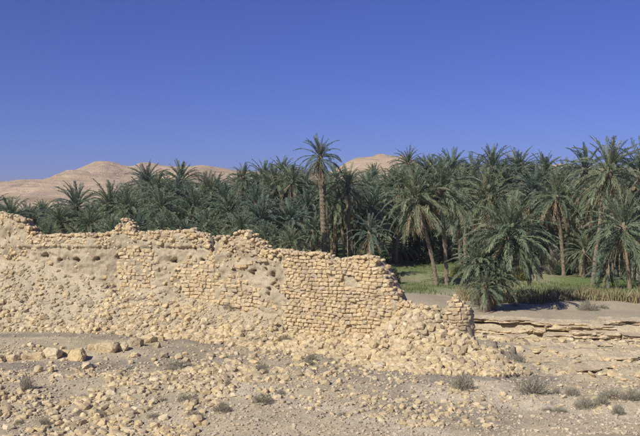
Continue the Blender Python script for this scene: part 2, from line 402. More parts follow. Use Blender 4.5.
hill = link('hill', mesh_np('hill', np.stack([X2, Y2, Z2], -1).reshape(-1, 3), grid_faces(420, 190), M_HILL, True))
tag(hill, 'bare pinkish tan desert hills behind the palm grove', kind='structure')

# ------------------------------------------------------------------ ruined wall
TOP = [(-90, 205), (-40, 208), (0, 214), (20, 219), (24, 221), (28, 228), (33, 233), (36, 236), (45, 236), (60, 235), (80, 235), (95, 235), (110, 234), (114, 231), (116, 226), (119, 224), (121, 220),
       (124, 220), (127, 223), (131, 229), (135, 233), (140, 233), (150, 232), (170, 232), (185, 231), (191, 230), (194, 234), (200, 234), (206, 237), (208, 244), (209.5, 255), (212.5, 255), (214, 244), (215, 238),
       (220, 236), (224, 239), (228, 241), (231, 237), (236, 233), (240, 231), (245, 235), (250, 239), (256, 242), (262, 247), (266, 251), (275, 251), (281, 250), (287, 253), (310, 254), (318, 253),
       (326, 255), (332, 262), (340, 263), (345, 259), (352, 258), (365, 258), (372, 257), (376, 259), (382, 269), (387, 276), (391, 285), (395, 292), (399, 302), (408, 306), (418, 309), (430, 308), (440, 318)]
U0, U1 = -90.0, 436.0
s0, s1 = np.interp([U0, U1], uu, SS)
NSv = int((s1 - s0) / 0.055); sv = np.linspace(s0, s1, NSv)
uw = np.interp(sv, SS, uu); fx, fy = np.interp(sv, SS, WX), np.interp(sv, SS, WY)
nx, ny = np.interp(sv, SS, NX), np.interp(sv, SS, NY)
topy = np.interp(uw, [t[0] for t in TOP], [t[1] for t in TOP])
Tz = np.array([at(a, b, Y).z for a, b, Y in zip(uw, topy, fy)])
Tz += 0.05 * fbm(sv / .25, sv * 0, 15, 3)
NF, NB = 84, 12
# face offset (metres proud of the plan line) for a picture position
HOLES = [(58, 260, 2.0), (75, 260.5, 2.8), (95, 259, 2.4), (116, 257, 2.6), (120, 256, 2.0), (44, 256, 3), (171, 262, 2.4), (201, 261, 2.2), (192, 249, 1.2), (233, 271, 1.8), (249, 274, 2.6), (262, 270, 1.8), (269, 276, 2.2),
         (267, 290, 2.2), (270, 285, 2.0), (266, 295, 1.8), (272, 281, 1.5), (285, 296, 1.6), (274, 257, 1.6), (150, 255, 1.8), (138, 252, 1.8)]
def inpoly(px, py, poly):
    r = np.zeros(np.shape(px), bool); n = len(poly)
    for i in range(n):
        x0, y0 = poly[i]; x1, y1 = poly[(i + 1) % n]
        c = ((y0 > py) != (y1 > py)) & (px < (x1 - x0) * (py - y0) / ((y1 - y0) if y1 != y0 else 1e-9) + x0); r ^= c
    return r
POLY_C = [(284, 250), (330, 250), (378, 254), (392, 284), (397, 300), (398, 320), (390, 345), (284, 347)]
POLY_A = [(117, 250), (128, 244), (152, 250), (158, 268), (154, 292), (119, 296)]
POLY_B = [(181, 262), (187, 254), (203, 262), (216, 272), (240, 282), (268, 296), (264, 312), (180, 305), (178, 280)]
POLY_E = [(160, 233), (190, 232), (210, 240), (208, 247), (150, 246), (140, 238)]
POLY_D = [(214, 238), (240, 230), (268, 250), (262, 262), (244, 268), (216, 256)]
PLASTER = [[(35, 248), (110, 248), (112, 262), (36, 263)], [(153, 247), (206, 249), (205, 262), (188, 253), (180, 263), (156, 263)], [(228, 256), (284, 258), (284, 300), (262, 290), (236, 274)], [(345, 275), (360, 275), (358, 285), (346, 285)]]
def rough(px, py):
    return 0.16 - 0.06 * (inpoly(px, py, POLY_C) | inpoly(px, py, POLY_A) | inpoly(px, py, POLY_B))
def proud(px, py):
    o = np.zeros(np.shape(px))
    o += 0.115 * inpoly(px, py, POLY_C) + 0.05 * inpoly(px, py, POLY_A) + 0.04 * inpoly(px, py, POLY_B)
    o += 0.08 * (py < 247) * (px < 208)
    return o
rows = []
for j in range(NF):
    v = j / (NF - 1); z = -0.35 + (Tz + 0.35) * v
    py = ysc(z, fy); o = proud(uw, py)
    o = o + rough(uw, py) * fbm(sv / .55, z / .5, 21, 4) + 0.065 * fbm(sv / .17, z / .15, 22, 3, .7) - 0.07 * np.maximum(0, .10 - np.abs(fbm(sv / .42 + .3 * z, z / 1.3, 24, 4))) / .10 * (rough(uw, py) > .12) - 0.10 * np.maximum(z, 0) / 3
    for hx_, hy_, hr in [(a_, b_, c_ * .85) for a_, b_, c_ in HOLES]:
        o = o - 0.48 * np.exp(-((((uw - hx_) / hr) ** 2 + ((py - hy_) / hr) ** 2) * (1 + 1.5 * fbm(uw / 2.2, py / 2.2, 26, 2))) ** 2)
    o = o - 0.10 * sstep(.96, 1.0, v)
    rows.append(np.stack([fx + nx * o, fy + ny * o, z], -1))
for j in range(NB):
    v = 1 - j / (NB - 1); z = -0.8 + (Tz + 0.8) * v - 0.03
    o = -0.62 - 0.25 * (1 - v) + 0.15 * fbm(sv / .6, z / .6, 23, 3)
    if j == 0: o = o + 0.1
    rows.append(np.stack([fx + nx * o, fy + ny * o, z], -1))
V = np.stack(rows, 1)
NL = NF + NB
wall = empty('ruined_wall', at(250, 330, 31.5).to_tuple()[:2] + (0,))
WORG = Vector(wall.location)
W3 = V.reshape(-1, 3) - np.array(WORG)
Fc = grid_faces(NSv, NL, True)
core = link('mud_core', mesh_np('mud_core', W3, Fc, M_MUD, True), wall)
tag(core, 'weathered mud and rubble core with dark putlog holes')
tag(wall, 'long ruined wall of coursed yellow stone and crumbling mud before the palms', 'wall')

wall_items = []                                  # pos, size, rot, template set, template, tint, picture size
def face_frame(s):
    x, y = np.interp(s, SS, WX), np.interp(s, SS, WY); n_ = Vector((np.interp(s, SS, NX), np.interp(s, SS, NY), 0)).normalized()
    t_ = Vector((-n_.y, n_.x, 0));  rot = Matrix((t_, -n_, Vector((0, 0, 1)))).transposed()
    return Vector((x, y, 0)), n_, t_, rot
def topz(u): return float(np.interp(u, uw, Tz))
def face_off(s, z, u, py):
    return float(proud(np.array([u]), np.array([py]))[0] + 0.5 * rough(np.array([u]), np.array([py]))[0] * fbm(np.array([s / .55]), np.array([z / .5]), 21, 4)[0]) - 0.10 * max(z, 0) / 3
def coursed(poly, ch, sw, tilt=0.0, skip=0.03, seed=1):
    r = random.Random(seed); us = [p[0] for p in poly]; sa, sb = np.interp([min(us), max(us)], uu, SS)
    z = -0.1; row = 0
    while z < 4.2:
        h = ch * r.uniform(.82, 1.18); s = sa + r.uniform(-.2, 0); row += 1
        while s < sb:
            w = sw * r.uniform(.6, 1.45); sm = s + w / 2; zz = z + h / 2 + tilt * (sm - sa) + 0.03 * math.sin(sm * 2.3 + row * .35) + 0.10 * float(fbm(np.array([sm / .9]), np.array([z / 1.3]), 45, 3)[0])
            u = float(np.interp(sm, SS, uu)); Y = float(np.interp(sm, SS, WY)); py = ysc(zz, Y)
            if inpoly(np.array([u + r.gauss(0, 2.2)]), np.array([py + r.gauss(0, 2.2)]), poly)[0] and zz < topz(u) + 0.03 and r.random() > skip and not any(inpoly(np.array([u]), np.array([py]), q)[0] for q in PLASTER[3:]):
                p0, n_, t_, rot = face_frame(sm); o = face_off(sm, zz, u, py)
                hh = h * r.uniform(.84, 1.1)
                rr = rot @ Euler((r.gauss(0, .07), r.gauss(0, .09), r.gauss(0, .09))).to_matrix()
                dep = .26
                pos = p0 + n_ * (o - dep / 2 + (r.uniform(.075, .115) if poly is POLY_C else r.uniform(.035, .10))) + Vector((0, 0, zz))
                wall_items.append((pos - WORG, (w * 1.10, dep, hh * 1.14), rr, 'B', r.randrange(10), r.random(), w * hh / Y / Y))
            s += w + r.uniform(0, .012)
        z += h + .004
coursed(POLY_C, 0.116, 0.205, -0.008, 0.02, 1)
coursed(POLY_A, 0.142, 0.22, 0.0, 0.12, 2)
coursed(POLY_B, 0.135, 0.22, 0.0, 0.10, 3)
coursed(POLY_E, 0.130, 0.2, 0.0, 0.8, 4)
coursed(POLY_D, 0.15, 0.22, 0.0, 0.7, 5)
rr_ = random.Random(11)
for k in range(4200):                            # rough stones bedded in the mud
    s = rr_.uniform(s0 + .1, s1 - .1); u = float(np.interp(s, SS, uu)); Y = float(np.interp(s, SS, WY)); tz = topz(u)
    z = tz - abs(rr_.gauss(0, .25)) if rr_.random() < .33 else rr_.uniform(0, tz)
    py = ysc(z, Y); a, b = np.array([u]), np.array([py])
    if any(inpoly(a, b, q)[0] for q in (POLY_C, POLY_A, POLY_B)): continue
    if any(inpoly(a, b, q)[0] for q in PLASTER) and rr_.random() < .93: continue
    if inpoly(a, b, [(48, 262), (116, 262), (119, 292), (96, 300), (66, 292)])[0] and rr_.random() < .8: continue
    if py < 247 and u < 210 and rr_.random() < .2: continue
    if any((u - q[0]) ** 2 + (py - q[1]) ** 2 < (q[2] * 1.6) ** 2 for q in HOLES): continue
    p0, n_, t_, rot = face_frame(s); o = face_off(s, z, u, py); w = rr_.choice([.06, .08, .10, .12, .15, .2]) * rr_.uniform(.8, 1.2)
    rr = rot @ Euler((rr_.gauss(0, .3), rr_.gauss(0, .3), rr_.gauss(0, .3))).to_matrix()
    size = (w * rr_.uniform(.9, 1.5), w, w * rr_.uniform(.6, .95))
    pos = p0 + n_ * (o - w * rr_.uniform(.12, .42)) + Vector((0, 0, z))
    wall_items.append((pos - WORG, size, rr, 'R', rr_.randrange(12), rr_.random(), size[0] * size[2] / Y / Y * .8))
s = s0
while s < s1 - .1:                               # loose stones along the broken top
    u = float(np.interp(s, SS, uu)); w = rr_.uniform(.09, .24); p0, n_, t_, rot = face_frame(s); tz = topz(u)
    for dpt in (() if 206.5 < u < 215 else (0.02, -.2, -.42)):
        w2 = w * rr_.uniform(.7, 1.1); hh = w2 * rr_.uniform(.55, .9)
        sm = s + rr_.uniform(-.05, .05)
        tzz = topz(float(np.interp(sm, SS, uu)))
        pos = p0 + n_ * (dpt + (0.14 if 284 < u < 395 else .02) + rr_.uniform(-.04, .04) - 0.1) + Vector((0, 0, tzz + hh * rr_.uniform(-.25, .2)))
        rr = rot @ Euler((rr_.gauss(0, .2), rr_.gauss(0, .2), rr_.gauss(0, .4))).to_matrix()
        wall_items.append((pos - WORG, (w2 * 1.15, w2, hh), rr, 'R', rr_.randrange(12), rr_.random(), w2 * hh / float(np.interp(s, SS, WY)) ** 2 * (1 if dpt > 0 else .2)))
    s += w * .9
wall_items.sort(key=lambda q: -q[6])
for it in wall_items[:300]:
    place('stone', (MESH_BLOCK if it[3] == 'B' else MESH_RUBW)[it[4]], it[0], it[1], it[2], wall)
rest = wall_items[300:]
for key, tpl, nm in (('B', T_BLOCK, 'small_course_stones'), ('R', T_RUB, 'bedded_rubble')):
    its = [(a, b, c, ti, tv) for a, b, c, k_, ti, tv, q in rest if k_ == key]
    if its: tag(joined(nm, its, tpl, M_STONE, wall), kind='stuff')

# ------------------------------------------------------------------ end stump of the wall
SC = at(455.5, 345, 27.3); SC = Vector((SC.x, SC.y + .1, 0))
stump = empty('wall_stump', SC)
tag(stump, 'short rounded stump of coursed stone at the broken end of the wall', 'wall')
na, nz = 72, 50
ang = np.linspace(0, 2 * np.pi, na, endpoint=False)
Ls = []
def stump_r(a, z):
    return (0.70 - .13 * z) * (1 + .08 * np.cos(2 * a)) + .05 * fbm(np.cos(a) * 2 + 5, np.sin(a) * 2 + z * 2, 91, 3)
def stump_top(a): return 1.80 - .34 * np.maximum(0, np.cos(a)) ** 1.3 - .50 * np.maximum(0, -np.cos(a)) ** 1.2 + .22 * fbm(np.cos(a) * 4, np.sin(a) * 4, 92, 2)
tops = stump_top(ang)
for j in range(nz):
    z = -.5 + (tops + .5) * j / (nz - 1); r_ = stump_r(ang, z); Ls.append(np.stack([r_ * np.cos(ang), r_ * np.sin(ang), z], -1))
for q in (.75, .45, .15): Ls.append(np.stack([Ls[nz - 1][:, 0] * q, Ls[nz - 1][:, 1] * q, tops + .22 * (1 - q)], -1))
Vst = np.stack(Ls, 0).reshape(-1, 3)
link('mud_core', mesh_np('mud_core', Vst, grid_faces(len(Ls), na, True)[:, ::-1], M_MUD, True), stump)
its = []; r = random.Random(5); z = .25
while z < 2.0:
    h = .13 * r.uniform(.7, 1.3); a = r.uniform(0, .3)
    while a < 2 * math.pi:
        w = .2 * r.uniform(.65, 1.4); rad = float(stump_r(np.array([a]), np.array([z]))[0]); da = w / rad
        am = a + da / 2; tp = float(stump_top(np.array([am]))[0])
        right = math.cos(am) > .35 and z < .85          # smooth mud skin on the low right side
        if z < tp and not (right and r.random() < .9) and r.random() > .05:
            rot = Euler((r.gauss(0, .13), r.gauss(0, .14), am + math.pi / 2 + r.gauss(0, .15))).to_matrix()
            its.append((Vector(((rad - .05 + r.uniform(-.05, .02)) * math.cos(am), (rad - .06) * math.sin(am), z + h / 2)), (w * 1.05, .2, h * r.uniform(.75, 1.15)), rot, r.randrange(10)))
        a += da
    z += h
for k in range(26):
    a = r.uniform(0, 6.28); q = r.uniform(0, .45); w = r.uniform(.12, .22); tp = float(stump_top(np.array([a]))[0])
    its.append((Vector((q * math.cos(a), q * math.sin(a), tp + .2 * (1 - q / .6) + .0)), (w, w * .9, w * .7), Euler((r.gauss(0, .2), r.gauss(0, .2), a)).to_matrix(), r.randrange(10)))
for p_, s_, q_, t_ in its[:300]: place('stone', MESH_BLOCK[t_], p_, s_, q_, stump)

# ------------------------------------------------------------------ rock ledges in the right-hand bed
def ledge(name, pts, ztop, thick, depth, under, label, seed, parent=None):
    r = random.Random(seed); root = empty(name, (pts[0][0], pts[0][1], ztop - thick)); org = Vector(root.location)
    tag(root, label, 'rock', 'rock ledges beside the dry bed')
    P = np.array(pts, float); sg = np.concatenate([[0], np.cumsum(np.hypot(*np.diff(P, axis=0).T))]); s = 0
    while s < sg[-1] - .2:
        L = min(r.uniform(.5, 1.7), sg[-1] - s); n = max(8, int(L / .07)); sa = np.linspace(s, s + L - r.uniform(.0, .06), n)
        if name == 'rock_ledge' and s > .5 and r.random() < .14: s += L; continue
        x = np.interp(sa, sg, P[:, 0]); y = np.interp(sa, sg, P[:, 1]); fo = r.uniform(-.3, .3); dz = r.uniform(-.08, .06); th = thick * r.uniform(.8, 1.2)
        tz = Hs(float(x.mean()), float(y.mean()) + depth) * 0 + ztop + dz
        nb = 7; prof = [(depth, 0.05), (depth * .5, .0), (.16, .0)] + [(.02 + r.uniform(-.05, .05) + .03 * q / nb, -th * (q + (.12 if q == 0 else 0)) / nb) for q in range(nb)] + [(.16, -th), (under, -th * 1.02), (depth, -th * 1.05)]
        loops = []
        for k, (dy, dzp) in enumerate(prof):
            amp = .13 if 2 <= k <= nb + 3 else .03
            loops.append(np.stack([x + .05 * fbm(sa * 4, sa * 0 + k, seed + 3, 2), y + fo + dy - amp * (1 + (fbm(sa * 1.3, sa * 0 + k * .15, seed, 3) * 1.8 + np.round(fbm(sa * 2.6, sa * 0 + k * .9, seed + 9, 3) * 6) / 6 * 1.6)) + .15, tz + dzp + .06 * fbm(sa * 1.6, sa * 0 + k * .12, seed + 1, 4, .6)], -1))
        Vl = np.stack(loops, 1); fc = grid_faces(n, len(prof), True)
        me_v = Vl.reshape(-1, 3) - np.array(org)
        caps = []
        m_ = len(prof)
        for e, base in ((0, 0), (1, (n - 1) * m_)):
            c = [base + q for q in range(m_)]
            for q in range(1, m_ - 2):                      # quads folded to fan
                f_ = [c[0], c[q], c[q + 1], c[q + 1]]
                caps.append(f_)
        me = bpy.data.meshes.new('slab'); me.from_pydata(me_v.tolist(), [], fc[:, ::-1].tolist() + [list(range(m_)), [(n - 1) * m_ + q for q in range(m_)][::-1]])
        me.materials.append(M_LEDGE); me.update()
        link('slab', me, root); s += L
    return root
def gp(px, py, Y): v = at(px, py, Y); return (v.x, Y)
ledge('rock_ledge', [gp(472, 318, 34.1), gp(500, 318, 33.8), gp(526, 319, 33.7), gp(551, 320, 33.5)], 0.23, .14, .8, .7, 'thin upper ledge of yellow rock overhanging a long dark undercut', 401)
ledge('rock_ledge', [gp(552, 319, 33.9), gp(585, 319, 33.7), gp(612, 320, 33.6), gp(680, 320, 33.2), gp(860, 320, 32.4)], 0.21, .2, .8, .5, 'crumbled continuation of the thin upper ledge, without an undercut', 404)
ledge('rock_ledge', [gp(470, 326, 33.7), gp(500, 327, 33.4), gp(546, 328, 33.5)], -0.07, .22, 1.4, 1.0, 'pale rock bench just below the long dark undercut', 402)
ledge('rock_ledge', [gp(470, 331, 33.3), gp(500, 331, 32.9), gp(546, 332, 33.0)], -0.27, .36, 1.4, 1.0, 'lowest pale bench below the long dark undercut, resting on the sand', 405)
ledge('rock_ledge', [gp(547, 327, 33.3), gp(580, 327, 33.1), gp(612, 328, 33.1), gp(680, 328, 32.7), gp(860, 328, 31.9)], 0.02, .17, 1.4, .8, 'middle bench of layered rock above the hollowed one', 403)
ledge('rock_ledge', [gp(547, 332, 32.9), gp(580, 331, 32.6), gp(612, 332, 32.7), gp(680, 332, 32.2), gp(860, 332, 31.4)], -0.14, .34, 1.4, .6, 'rock bench with a slim dark hollow beneath it, facing the sand', 406)
for k, (pts_, zt, lab) in enumerate([([(530, 352), (575, 349), (625, 350), (680, 349)], .02, 'worn low rock step crossing the bed below the ledges'),
                                  ([(545, 364), (590, 361), (640, 362), (690, 360)], .02, 'second worn rock step, lower in the rocky bed'),
                                  ([(575, 376), (620, 372), (690, 372)], .0, 'lowest worn rock step, next to the shrubs of the sandy track')]):
    PP = [on_plane(a, b, -.42) for a, b in pts_]
    zz = float(np.mean([Hs(a, b + .3) for a, b in PP]))
    ledge('rock_step', PP, zz + .07 + zt, .16, .55, .5, lab, 410 + k)
# ------------------------------------------------------------------ loose stones
cand = []                                              # (pos, size, rot, tmpl, tint, apparent, zone)
def drop(x, y, sz, zone, r, flat=.7, sink=.36):
    size = (sz * r.uniform(.85, 1.35), sz * r.uniform(.8, 1.1), sz * flat * r.uniform(.75, 1.2))
    cand.append([x, y, size, (r.gauss(0, .25), r.gauss(0, .25), r.uniform(0, 6.28)), r.randrange(12), r.random(), sz / y, zone, sink])
r = random.Random(21)
def szr(a, b, p=2.2): return a + (b - a) * r.random() ** p
for k in range(6400):                                  # talus below the wall
    u = r.uniform(-60, 522) if k % 5 else r.uniform(398, 522); w = float(np.interp(u, HW_U, HW_V)); hm = float(np.interp(u, HM_U, HM_V))
    q = r.random() ** .8; d = (0.1 if u < 398 else -.75) + q * (w * 1.12 + (0 if u < 398 else .85)); i = int(np.interp(u, uu, np.arange(len(uu))))
    if u < 114 and q < .62 and r.random() < (.85 if u > 55 else .5): continue
    if 225 < u < 284 and q < .5 and r.random() < .4: continue
    drop(WX[i] + NX[i] * d, WY[i] + NY[i] * d, szr(.04, .29 if u < 380 else .31, 2.3 if u < 380 else 1.9), 'talus', r)
def zone_drop(poly, n, a, b, zone, p=2.2, flat=.7):
    xs_ = [q[0] for q in poly]; ys_ = [q[1] for q in poly]; k = 0
    while k < n:
        px, py = r.uniform(min(xs_), max(xs_)), r.uniform(min(ys_), max(ys_))
        if not inpoly(np.array([px]), np.array([py]), poly)[0]: continue
        x, y = on_plane(px, py, -.4 if px > 500 else 0)
        if zone != 'bed' and fbm(np.array([x / 1.3]), np.array([y / 1.5]), 88, 3)[0] + r.gauss(0, .12) < -.17: k += 1; continue
        drop(x, y, szr(a, b, p), zone, r, flat); k += 1
zone_drop([(-60, 380), (60, 375), (130, 379), (200, 377), (238, 392), (190, 440), (-60, 440)], 3600, .03, .25, 'front', 2.9)
zone_drop([(165, 352), (250, 346), (330, 352), (350, 372), (330, 392), (200, 388)], 1100, .04, .28, 'mid', 2.6)
zone_drop([(-40, 345), (180, 345), (300, 352), (480, 385), (520, 420), (400, 425), (200, 395), (-40, 385)], 2600, .03, .20, 'mid', 2.9)
zone_drop([(495, 352), (680, 342), (680, 395), (560, 378)], 420, .06, .34, 'bed', 2.4, .4)
zone_drop([(560, 385), (680, 380), (680, 440), (520, 420)], 120, .05, .2, 'bed', 2.4, .5)
for k in range(170):                                   # blocks broken off the ledges
    px = r.uniform(474, 700); yy = float(ledge_y((px - CX) / F * 32.6)) - r.uniform(.3, 1.5) ** 1.2
    drop((px - CX) / F * yy, yy, szr(.06, .42, 2.0), 'bed', r, .55)
zc = H(np.array([c[0] for c in cand]), np.array([c[1] for c in cand]))
order = sorted(range(len(cand)), key=lambda i: -cand[i][6])
def talus_zone(x, y):
    u = float(wall_coords(np.array([x]), np.array([y]))[0][0])
    for lim, t_ in ((116, 'the long mud-plastered stretch of wall with the row of holes'), (172, 'the first small patch of coursed stone, under the pinnacle'), (284, 'the second patch of coursed stone and the sloping peak'), (396, 'the large even masonry face')):
        if u < lim: return 'yellowish stone fallen on the slope below ' + t_, 'stones fallen below ' + t_
    return 'cream block in the tumbled stone fan around the wall stump', 'stones of the fan around the wall stump'
ZL = {'talus': ('yellowish limestone block fallen on the rubble slope against the ruined wall', 'stones fallen below the ruined wall'),
      'front': ('angular pale stone in the stone heap in front of the grey soil strip', 'stones of the foreground heap'),
      'mid': ('pale stone lying on grey gravel between the footpath and the sandy track', 'stones scattered on the gravel'),
      'bed': ('flat yellow stone in the rocky bed in front of the ledges', 'flat stones of the rocky bed')}
restz = []
cnt = 0
for i in order:
    x, y, size, rot, ti, tv, ap, zone, sink = cand[i]
    pos = (x, y, zc[i] + size[2] * (.5 - sink))
    vis = -20 < pxof(x, y) < 660
    if cnt < 300 and vis:
        o = place('rubble_stone', MESH_RUB[ti], pos, size, rot); lb = talus_zone(x, y) if zone == 'talus' else ZL[zone]; tag(o, lb[0], 'stone', lb[1]); cnt += 1
    else: restz.append((pos, size, rot, ti, tv))
tag(joined('rubble', restz, T_RUB, M_RUBBLE), 'small broken stones strewn over slope and ground', 'rubble', kind='stuff')
gi = []
gx = []; gy = []
for k in range(17000):
    px, py = r.uniform(-60, 700), 328 + 112 * r.random() ** .8
    x, y = on_plane(px, py, 0); gx.append(x); gy.append(y)
for k in range(2600):                                  # grit on the mud slope
    u = r.uniform(-60, 300); i = int(np.interp(u, uu, np.arange(len(uu)))); d = .15 + r.random() * float(np.interp(u, HW_U, HW_V)); gx.append(WX[i] + NX[i] * d); gy.append(WY[i] + NY[i] * d)
gz = H(np.array(gx), np.array(gy))
for x, y, z in zip(gx, gy, gz):
    s_ = .02 + .08 * r.random() ** 2.8
    gi.append(((x, y, z + s_ * .12), (s_ * r.uniform(.9, 1.4), s_, s_ * .65), (r.gauss(0, .2), r.gauss(0, .2), r.uniform(0, 6.28)), r.randrange(8), r.random()))
tag(joined('gravel', gi, T_PEB, M_GRAVEL), 'fine pale gravel scattered over the desert ground', 'gravel', kind='stuff')

cl = []
cx_, cy_ = [], []
for k in range(1700):
    u = r.uniform(-60, 290) if k % 3 else r.uniform(-60, 118); i = int(np.interp(u, uu, np.arange(len(uu)))); d = .02 + r.random() * float(np.interp(u, HW_U, HW_V)) * .95; cx_.append(WX[i] + NX[i] * d); cy_.append(WY[i] + NY[i] * d)
for x, y, z in zip(cx_, cy_, H(np.array(cx_), np.array(cy_))):
    s_ = .05 + .2 * r.random() ** 2.2
    cl.append(((x, y, z - s_ * .12), (s_ * r.uniform(1, 1.6), s_, s_ * .6), (r.gauss(0, .3), r.gauss(0, .3), r.uniform(0, 6.28)), r.randrange(12), r.random()))
tag(joined('mud_clods', cl, T_RUB, M_MUD), 'crumbled clods of pale mud on the slope below the plastered wall', 'clods', kind='stuff')
# row of boulders along the footpath
def boulder_mesh(seed, w, d, h):
    Vb, Tb = finer(hull_stone(seed, 22, .6, .18), seed, 3, .08)
    nn = .10 * fbm(Vb[:, 0] * 4 + seed, Vb[:, 1] * 4 + Vb[:, 2] * 3, seed, 3)[:, None]
    Vb = Vb * (1 + nn) * np.array([w, d, h])
    return mesh_np('boulder', Vb, Tb, M_RUBBLE, tint=np.full(len(Vb), (seed * .37) % 1))
BL = [(27, 358, 11, 8), (38, 358, 12, 9), (51, 357, 17, 11), (66, 355, 8, 7), (77, 359, 15, 16), (91, 351, 8, 8), (98, 354, 6, 12), (108, 354, 17, 13), (121, 353, 11, 10), (134, 350, 14, 11), (147, 346, 16, 10), (158, 342, 10, 8), (12, 359, 12, 8), (-4, 360, 14, 9)]
for k, (px, py, w, h) in enumerate(BL):
    x, y = on_plane(px, py, 0); m_ = y / F
    b_ = link('boulder', boulder_mesh(500 + k, w * m_ * 1.22, w * m_ * .9, h * m_ * 1.0)); b_.location = (x, y + .1, Hs(x, y + .1) + h * m_ * .22)
    b_.rotation_euler = (random.gauss(0, .08), random.gauss(0, .08), random.uniform(-.3, .3))
    BT = {2: 'pale wedge-shaped boulder beside the tallest one in the boulder row', 4: 'tallest boulder of the row along the grey footpath, pale yellow', 7: 'widest long boulder of the row along the grey footpath'}
    tag(b_, BT.get(k, 'ordinary yellow boulder set low in the row along the grey footpath'), 'boulder', 'row of boulders along the footpath')
BS = [(87, 367, 13, 6), (39, 374, 10, 6), (51, 374, 7, 5), (78, 373, 5, 4), (135, 357, 9, 5), (131, 361, 6, 4), (158, 350, 7, 6), (164, 358, 11, 6)]
for k, (px, py, w, h) in enumerate(BS):
    x, y = on_plane(px, py, 0); m_ = y / F
    b_ = link('boulder', boulder_mesh(540 + k, w * m_, w * m_ * .8, h * m_ * 1.2)); b_.location = (x, y, Hs(x, y) + h * m_ * .35); b_.rotation_euler = (0, 0, random.uniform(0, 6))
    tag(b_, 'lone small boulder lying on the grey soil in front of the boulder row', 'boulder', 'small boulders on the grey soil')

# ------------------------------------------------------------------ shrubs
def blades(n, rx, rz, ln, wd, seed, up=.5, core=.25):
    """many small leaf blades spread through a dome"""
    g = np.random.default_rng(seed)
    az = g.uniform(0, 2 * np.pi, n); el = np.arcsin(g.uniform(0, 1, n)); rad = (core + (1 - core) * g.random(n) ** .6) * (1 + .35 * fbm(np.cos(az) * 2 + seed, np.sin(az) * 2 + el * 2, seed, 2))
    c = np.stack([np.cos(az) * np.cos(el) * rad * rx, np.sin(az) * np.cos(el) * rad * rx, np.sin(el) * rad * rz], -1)
    d = c / (np.linalg.norm(c, axis=1, keepdims=True) + 1e-6) + g.normal(0, .55, (n, 3)) + np.array([0, 0, up]); d /= np.linalg.norm(d, axis=1, keepdims=True)
    sd_ = np.cross(d, g.normal(0, 1, (n, 3))); sd_ /= np.linalg.norm(sd_, axis=1, keepdims=True)
    L = ln * g.uniform(.6, 1.3, n)[:, None]; W = wd * g.uniform(.6, 1.3, n)[:, None]
    Vq = np.stack([c - sd_ * W * .4, c + sd_ * W * .4, c + d * L * .6 + sd_ * W * .5, c + d * L], 1)
    return Vq.reshape(-1, 3), np.arange(n * 4).reshape(-1, 4), np.repeat(g.random(n), 4)
def twigs(n, rx, rz, seed):
    g = random.Random(seed); Vt, Ft = [], []
    for k in range(n):
        a = g.uniform(0, 6.28); t = Vector((math.cos(a) * rx * g.uniform(.2, .9), math.sin(a) * rx * g.uniform(.2, .9), rz * g.uniform(.5, .95))); p = Vector((0, 0, -.03))
        s_ = t.cross(Vector((0, 0, 1))).normalized() * .012; o_ = t.cross(s_).normalized() * .012; b0 = len(Vt)
        for q, e in ((p, 1), (t, .3)):
            Vt += [(q + s_ * e)[:], (q - s_ * .5 * e + o_ * e)[:], (q - s_ * .5 * e - o_ * e)[:]]
        Ft += [(b0, b0 + 1, b0 + 4, b0 + 3), (b0 + 1, b0 + 2, b0 + 5, b0 + 4), (b0 + 2, b0, b0 + 3, b0 + 5)]
    return np.array(Vt), np.array(Ft)
SHM = []
for k in range(4):
    Vq, Fq, tq = blades(900, .5, .55, .16, .018, 700 + k, .7)
    SHM.append((mesh_np('foliage', Vq, Fq, M_SHRUB, tint=tq * .8), mesh_np('stem', *twigs(16, .5, .5, 720 + k), M_STUMP)))
def shrub(px, py, w, h, label, z=0.0, group=None, k=0, name='desert_shrub'):
    x, y = on_plane(px, py, z); m_ = y / F; root = empty(name, (x, y, Hs(x, y) - .02), random.uniform(0, 6))
    for nm, me in zip(('foliage', 'stem'), SHM[k % 4]):
        o = link(nm, me, root); o.scale = (w * m_, w * m_, h * m_ / .6)
    tag(root, label, 'shrub', group)
shrub(463, 389, 24, 17, 'round grey shrub on the footpath below the rubble of the wall stump', k=0)
shrub(533, 391, 34, 17, 'widest grey shrub, on the sand beyond the footpath', k=1)
shrub(572, 393, 16, 9, 'low grey shrub just beside the widest shrub on the sand', k=2)
GS = 'grey shrubs on the sandy track'
for k, (px, py, w, h) in enumerate([(586, 405, 22, 12), (602, 405, 15, 11), (612, 399, 26, 10), (560, 410, 18, 6), (548, 408, 12, 5), (618, 415, 14, 12), (632, 402, 22, 13), (556, 388, 10, 7)]):
    shrub(px, py, w, h, 'low grey shrub in the patch beside the pale sandy track', group=GS, k=k)
GF = 'grey shrubs among the foreground stones'
for k, (px, py, w, h) in enumerate([(188, 404, 26, 12), (222, 412, 22, 14), (262, 406, 26, 14), (160, 402, 18, 8), (100, 414, 20, 10), (80, 412, 14, 8), (130, 412, 18, 8), (280, 398, 14, 7)]):
    shrub(px, py, w * .85, h * .72, 'low grey shrub among the foreground stones', group=GF, k=k + 1)
for k in range(11):
    shrub(-20 + 36 * k + random.uniform(-8, 8), random.choice([362, 371, 383, 392, 399, 408, 416, 424]), random.uniform(8, 16), random.uniform(4, 8), 'tiny grey tuft among the foreground stones', group='tiny tufts among the foreground stones', k=k, name='desert_tuft')
shrub(27, 396, 14, 16, 'dark shrub standing at the corner of the foreground stone heap', k=3)
GM = 'grey shrubs on the gravel'
